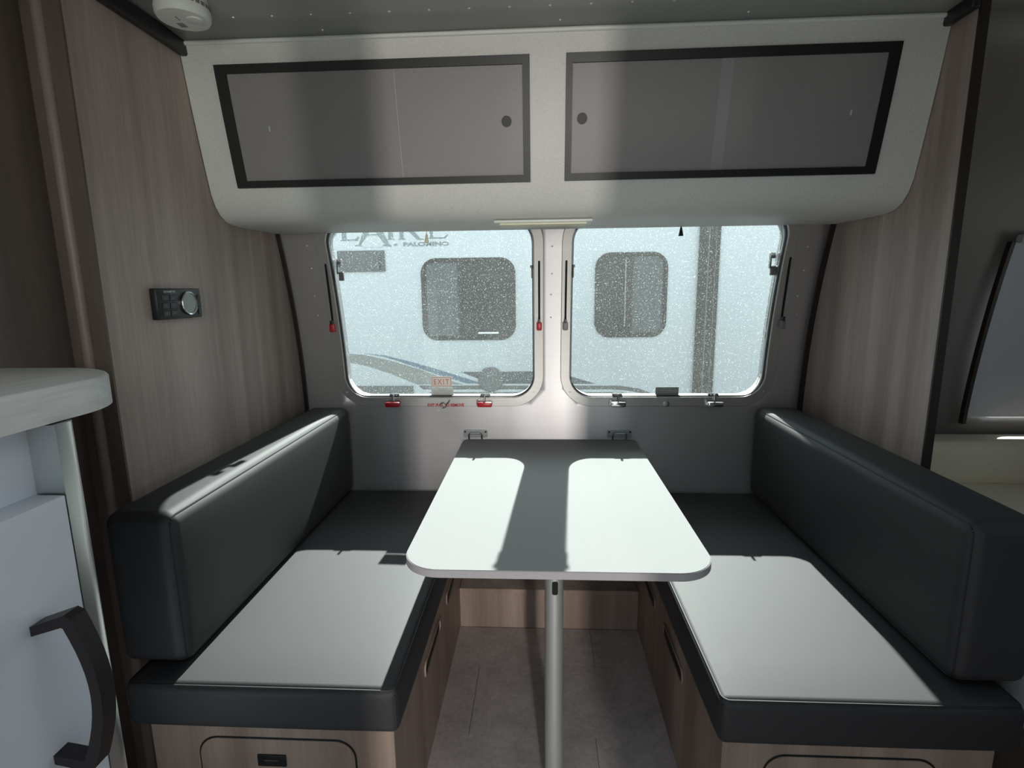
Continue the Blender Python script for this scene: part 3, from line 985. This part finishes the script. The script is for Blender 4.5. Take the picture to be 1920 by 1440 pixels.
# ------------------------------------------------------------------ galley cabinet and worktop
e = empty('galley_cabinet', (-1.0, 0.25, 0), 'glossy pale galley cabinet with a dark bow handle', 'cabinet')
bm = bmesh.new()
box(bm, -1.068, -0.712, -0.34, 0.655, 0.0, 1.132)          # carcass behind the front
box(bm, -1.068, -0.690, 0.650, 0.672, 0.0, 1.132)           # end panel
obj('carcass', bm, 'gloss_white', e)
bm = bmesh.new()
pr = [(-0.690, 0.650), (-0.674, 0.650)] + [(-0.690 + 0.022 * math.cos(a), 0.656 + 0.024 * math.sin(a)) for a in [PI / 2 * k / 8 for k in range(9)]]
pr = [(-0.712, 0.646), (-0.671, 0.646)] + [(-0.690 + 0.021 * math.cos(a), 0.660 + 0.024 * math.sin(a)) for a in [PI / 2 * k / 10 for k in range(11)]] + [(-0.712, 0.684)]
prism(bm, pr, lambda p: (p[0], p[1], 0.0), lambda p: (p[0], p[1], 1.132))
obj('corner_trim', bm, 'alu_trim', e, label='rounded aluminium corner trim')
d = obj('door', nbox(-0.714, -0.669, 0.10, 0.643, 0.06, 1.037, 0.002, 2), 'gloss_white', e)
hy = 0.577
hb = bmesh.new()
prof = [(-0.669, 0.893), (-0.622, 0.910)]
for k in range(13):
    t = k / 12
    prof.append((-0.616 + 0.036 * math.sin(PI * (0.12 + 0.76 * t)) - 0.010, 0.905 - 0.213 * t))
prof += [(-0.622, 0.684), (-0.669, 0.694)]
prof_in = [(-0.669, 0.880), (-0.628, 0.893)]
for k in range(13):
    t = k / 12
    prof_in.append((-0.626 + 0.034 * math.sin(PI * (0.12 + 0.76 * t)) - 0.012, 0.892 - 0.187 * t))
prof_in += [(-0.628, 0.700), (-0.669, 0.707)]
rows = []
for po, pi_ in zip(prof, prof_in):
    rows.append([(po[0], hy - 0.011, po[1]), (po[0], hy + 0.011, po[1]), (pi_[0], hy + 0.011, pi_[1]), (pi_[0], hy - 0.011, pi_[1])])
loops(hb, rows, True, True)
obj('handle', hb, 'handle', d, label='dark bronze bow handle', sharp=25)
# worktop
cp = [(-1.068, -0.345), (-0.680, -0.345)]
R_ = 0.145
for k in range(17):
    a = PI / 2 * k / 16
    cp.append((-0.680 - R_ + R_ * math.cos(a), 0.847 - R_ + R_ * math.sin(a)))
cp += [(-1.068, 0.847)]
bm = bmesh.new()
def shrink(p, g):
    cx, cy2 = -0.98, 0.25
    return (p[0] - g * (1 if p[0] > cx else -1), p[1] - g * (1 if p[1] > cy2 else -1))
loops(bm, [[(*p, 1.1335) for p in cp], [(*p, 1.176) for p in cp], [(*shrink(p, 0.002), 1.180) for p in cp], [(*shrink(p, 0.004), 1.181) for p in cp]], True, True)
tag(obj('galley_worktop', bm, 'counter_top', sharp=50), 'pale wood-grain worktop with rounded corner on the galley cabinet', 'worktop')

# ------------------------------------------------------------------ bed corner
e = empty('bed', (1.6, 0.9, 0), 'bed with grey bedding behind the bed-side partition', 'bed')
obj('base', nbox(1.03, 2.27, -0.30, 1.90, 0.0, 0.36, 0.004, 1), 'wood_dark', e)
bm = bmesh.new()
cushion(bm, 1.005, 2.27, -0.32, 1.92, 0.362, 0.565, 0.05, (0.01, 0, 0.0, 0, 0, 0.012), 10, 5)
obj('mattress', bm, 'sheet', e, sharp=60)
bm = bmesh.new()
rnd = random.Random(4)
ls = []
for k in range(40):
    y = -0.2 + 1.40 * k / 39
    w = 0.010 * math.sin(11 * y) + 0.008 * math.sin(27 * y + 1)
    ls.append([(1.55, y, 0.592 + w * 0.5), (1.30, y, 0.596 + w), (1.06, y, 0.590 + w * 0.6), (1.010 + w * 0.2, y, 0.574), (0.990 + w * 0.7, y, 0.530), (0.985 + w, y, 0.450), (0.988 + w * 1.2, y, 0.40 + w),
               (0.998 + w, y, 0.402 + w), (1.000 + w * 0.7, y, 0.530), (1.06, y, 0.578 + w * 0.6), (1.55, y, 0.580 + w * 0.5)])
loops(bm, ls, True, True)
obj('blanket', bm, 'sheet', e, sharp=60)
bm = bmesh.new()
cushion(bm, 1.005, 2.27, 1.90, 2.035, 0.575, 0.745, 0.025, (0, 0, 0.008, 0, 0, 0.004), 8, 4)
tag(obj('bolster', bm, 'beige', sharp=60), 'long beige bolster along the wall under the shaded window', 'bolster')
bm = bmesh.new()
cushion(bm, 1.02, 2.26, 1.30, 1.895, 0.582, 0.60, 0.008, (0, 0, 0, 0, 0, 0.01), 8, 3)
tag(obj('bed_cover', bm, 'beige', sharp=60), 'beige cover folded across the bed in front of the bolster', 'bed cover')

# ------------------------------------------------------------------ outside: ground and the neighbouring trailer
g = obj('ground', nbox(-30, 30, -30, 40, -0.70, -0.60), 'ground')
struct(g, 'pale gravel ground outside', 'ground')

TY = 5.30
e = empty('travel_trailer', (0, TY, -0.6), 'white travel trailer with grey and blue stripes outside the windows', 'trailer')
bm = bmesh.new()
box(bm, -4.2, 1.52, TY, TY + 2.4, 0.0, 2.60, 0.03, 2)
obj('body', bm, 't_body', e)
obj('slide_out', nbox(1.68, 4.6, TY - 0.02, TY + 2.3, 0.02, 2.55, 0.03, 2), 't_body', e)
obj('slide_trim', nbox(1.50, 1.69, TY - 0.035, TY + 2.3, 0.0, 2.55, 0.01, 2), 't_frame', e, label='dark upright trim strip')
obj('trim_channel', nbox(1.575, 1.588, TY - 0.038, TY - 0.034, 0.0, 2.55), 't_stripe', e)
obj('trim_channel', nbox(1.645, 1.652, TY - 0.038, TY - 0.034, 0.0, 2.55), 't_stripe', e)
obj('chassis', nbox(-4.0, 4.4, TY + 0.2, TY + 2.1, -0.25, 0.0), 't_frame', e)
for x in (-2.9, -3.75, 2.6):
    obj('wheel', lathe(bmesh.new(), [(0.0, 0.0), (0.18, 0.0), (0.20, -0.01), (0.33, -0.01), (0.345, 0.02), (0.345, 0.18), (0.33, 0.2), (0.0, 0.2)], (x, TY + 0.15, -0.255), 'y', 28), 'tyre', e)

def flat(name, pts, mat, d0=0.0, d1=0.002, parent=None, label=None):
    bm_ = bmesh.new()
    prism(bm_, pts, lambda p: (p[0], TY - d0, p[1]), lambda p: (p[0], TY - d1, p[1]))
    return obj(name, bm_, mat, parent or e, label=label)

def trailer_window(x0, x1, z0, z1, r, panes, name='side_window'):
    cx, cz, w, h = (x0 + x1) / 2, (z0 + z1) / 2, x1 - x0, z1 - z0
    fb = bmesh.new()
    loops(fb, [[(p[0], TY, p[1]) for p in rr(cx, cz, w, h, r, 8)], [(p[0], TY - 0.018, p[1]) for p in rr(cx, cz, w - 0.008, h - 0.008, r, 8)],
               [(p[0], TY - 0.018, p[1]) for p in rr(cx, cz, w - 0.06, h - 0.06, r - 0.03, 8)], [(p[0], TY - 0.002, p[1]) for p in rr(cx, cz, w - 0.06, h - 0.06, r - 0.03, 8)]])
    f = obj(name, fb, 't_frame', e, label='dark rounded window')
    gb_ = bmesh.new()
    prism(gb_, rr(cx, cz, w - 0.05, h - 0.05, r - 0.025, 8), lambda p: (p[0], TY, p[1]), lambda p: (p[0], TY - 0.003, p[1]))
    obj('backing_glass', gb_, 't_dark', f)
    for (a, b, za, zb, m, d) in panes:
        obj('pane', nbox(a, b, TY - d, TY - 0.001, za, zb), m, f)
    return f
w1 = trailer_window(-1.205, -0.265, 0.815, 1.625, 0.15, [(-1.15, -0.835, 0.86, 1.58, 't_vent', 0.004), (-0.835, -0.795, 0.86, 1.58, 't_frame', 0.016), (-0.795, -0.32, 0.86, 1.58, 't_dark', 0.004)])
obj('blind_slat', nbox(-0.79, -0.33, TY - 0.006, TY - 0.003, 1.12, 1.42), 't_frame', w1)
obj('window_sticker', nbox(-0.643, -0.439, TY - 0.0065, TY - 0.004, 0.878, 0.896), 'print_white', w1)
w2 = trailer_window(0.512, 1.215, 0.832, 1.655, 0.15, [(0.56, 0.80, 0.88, 1.61, 't_dark', 0.004), (0.80, 0.875, 0.88, 1.61, 't_frame', 0.016), (0.875, 1.165, 0.88, 1.61, 't_vent', 0.0045)])
obj('sash_bar', nbox(0.800, 0.812, TY - 0.020, TY - 0.015, 0.94, 1.59), 't_letter', w2)
v = obj('vent_hatch', nbox(-2.03, -1.555, TY - 0.02, TY, 1.503, 1.708, 0.008, 2), 't_vent', e)
obj('hatch_hinge', nbox(-1.61, -1.59, TY - 0.024, TY - 0.018, 1.52, 1.66), 't_frame', v)
obj('round_cap', lathe(bmesh.new(), [(0.128, 0.0), (0.128, -0.02), (0.118, -0.028), (0.0, -0.03)], (-0.527, TY, 0.415), 'y', 36), 't_stripe', e, label='round dark cap')
# striping
flat('grey_swoosh', [(-2.6, 0.73), (-2.095, 0.689), (-1.821, 0.672), (-1.535, 0.606), (-1.25, 0.517), (-0.902, 0.387), (-0.806, 0.362), (-1.288, 0.363), (-1.542, 0.469), (-1.78, 0.551), (-2.1, 0.62), (-2.6, 0.67)], 't_grey')
flat('blue_swoosh', [(-1.82, 0.687), (-1.596, 0.662), (-1.279, 0.581), (-0.931, 0.475), (-0.615, 0.37), (-0.774, 0.373), (-1.059, 0.46), (-1.376, 0.573), (-1.629, 0.655)], 't_blue', 0.0, 0.004)
flat('grey_band', [(-0.835, 0.491), (0.10, 0.496), (0.534, 0.365), (-0.519, 0.369)], 't_vent')
flat('lower_stripe', [(-1.273, 0.352), (0.783, 0.345), (0.97, 0.315), (1.13, 0.254), (1.0, 0.268), (0.846, 0.296), (0.69, 0.307), (-1.226, 0.31)], 't_stripe')
flat('lower_stripe', [(-1.163, 0.282), (0.80, 0.278), (0.93, 0.24), (-1.1, 0.241)], 't_stripe')
flat('lower_stripe', [(-1.05, 0.215), (0.9, 0.215), (1.0, 0.15), (-0.9, 0.15)], 't_stripe')
flat('compartment', [(-1.965, 0.348), (-1.33, 0.348), (-1.33, 0.262), (-1.965, 0.262)], 't_stripe', 0.0, 0.012)
obj('fender', nbox(1.80, 2.5, TY - 0.04, TY - 0.02, 0.12, 0.262, 0.01, 2), 't_stripe', e)
# lettering on the trailer: thick-and-thin serif capitals
def letters(polys, mat='t_letter'):
    for pts in polys:
        flat('letter', pts, mat, 0.0, 0.003)
zt = 2.14
def ellipse_ring(cx, cz, a, b, ai, bi, dx, n=28):
    bm_ = bmesh.new()
    A = [2 * PI * k / n for k in range(n)]
    o_ = [(cx + a * math.cos(t), cz + b * math.sin(t)) for t in A]
    i_ = [(cx + dx + ai * math.cos(t), cz + bi * math.sin(t)) for t in A]
    loops(bm_, [[(p[0], TY, p[1]) for p in o_], [(p[0], TY - 0.003, p[1]) for p in o_], [(p[0], TY - 0.003, p[1]) for p in i_], [(p[0], TY, p[1]) for p in i_]])
    return obj('letter', bm_, 't_letter', e)
# S (hidden behind the frame from here) and O
sp = []
for k in range(21):
    t = k / 20
    a = math.radians(30 + 240 * t)
    sp.append((-2.52 + 0.095 * math.cos(a), 2.055 + 0.085 * math.sin(a)))
for k in range(21):
    t = k / 20
    a = math.radians(90 - 240 * t)
    sp.append((-2.52 + 0.10 * math.cos(a), 1.885 + 0.085 * math.sin(a)))
bm = bmesh.new(); 
tube(bm, [(p[0], TY - 0.001, p[1]) for p in sp], 0.018, 4)
for v_ in bm.verts: v_.co.y = TY - 0.001 + (v_.co.y - TY + 0.001) * 0.1
obj('letter', bm, 't_letter', e)
ellipse_ring(-2.175, 1.97, 0.175, 0.175, 0.125, 0.16, 0.0)
letters([
    [(-1.990, 1.804), (-1.820, 1.803), (-1.800, 1.840), (-1.812, 1.843), (-1.845, 1.818), (-1.930, 1.818), (-1.925, zt - 0.012), (-1.905, zt - 0.006), (-1.905, zt), (-1.990, zt), (-1.990, zt - 0.006), (-1.969, zt - 0.012), (-1.975, 1.816), (-1.990, 1.811)],
    [(-1.849, 1.754), (-1.762, 1.754), (-1.762, 1.760), (-1.785, 1.766), (-1.715, 1.850), (-1.612, 1.850), (-1.545, 1.766), (-1.575, 1.760), (-1.575, 1.752), (-1.482, 1.742), (-1.484, 1.750), (-1.505, 1.764), (-1.665, 2.10), (-1.675, 2.10), (-1.808, 1.768), (-1.849, 1.760)],
    [(-1.525, 1.809), (-1.450, 1.809), (-1.450, 1.814), (-1.465, 1.820), (-1.465, zt - 0.010), (-1.450, zt - 0.005), (-1.450, zt), (-1.525, zt), (-1.525, zt - 0.005), (-1.510, zt - 0.010), (-1.510, 1.820), (-1.525, 1.814)],
    [(-1.412, 1.807), (-1.340, 1.807), (-1.340, 1.812), (-1.358, 1.818), (-1.360, 2.10), (-1.350, zt), (-1.412, zt), (-1.400, 2.10), (-1.397, 1.818), (-1.412, 1.812)],
    [(-1.352, 1.905), (-1.300, 1.878), (-1.225, 1.805), (-1.156, 1.804), (-1.156, 1.810), (-1.195, 1.816), (-1.262, 1.895), (-1.318, 1.912)],
    [(-1.112, 1.812), (-0.950, 1.812), (-0.918, 1.846), (-0.926, 1.849), (-0.965, 1.823), (-1.068, 1.823), (-1.068, 1.885), (-1.012, 1.880), (-1.012, 1.893), (-1.068, 1.896), (-1.066, 2.12), (-0.955, 2.12), (-0.945, zt), (-1.112, zt), (-1.100, 2.12), (-1.098, 1.826), (-1.112, 1.818)],
])
# openings of the A: body-white crossbar gap
flat('letter_counter', [(-1.705, 1.862), (-1.620, 1.862), (-1.668, 2.03)], 't_body', 0.0, 0.0042)
flat('letter_counter', [(-1.716, 1.8515), (-1.611, 1.8515), (-1.610, 1.8455), (-1.720, 1.8455)], 't_body', 0.0, 0.0042)
flat('letter_counter', [(-1.785, 1.766), (-1.722, 1.843), (-1.606, 1.843), (-1.560, 1.775), (-1.575, 1.74), (-1.762, 1.74)], 't_body', 0.0, 0.0042)
ellipse_ring(-1.345, 2.01, 0.085, 0.10, 0.05, 0.085, 0.0)
obj('lettering', text_bm('BY', 0.028, lambda u, v_, d_: (-1.455 + u, TY - 0.001 - d_, 1.750 + v_), 0.002, 1.0, 0.035, 0.0012), 't_letter', e)
obj('lettering', text_bm('PALOMINO', 0.052, lambda u, v_, d_: (-1.365 + u, TY - 0.001 - d_, 1.745 + v_), 0.002, 1.0, 0.452, 0.0022), 't_letter', e)
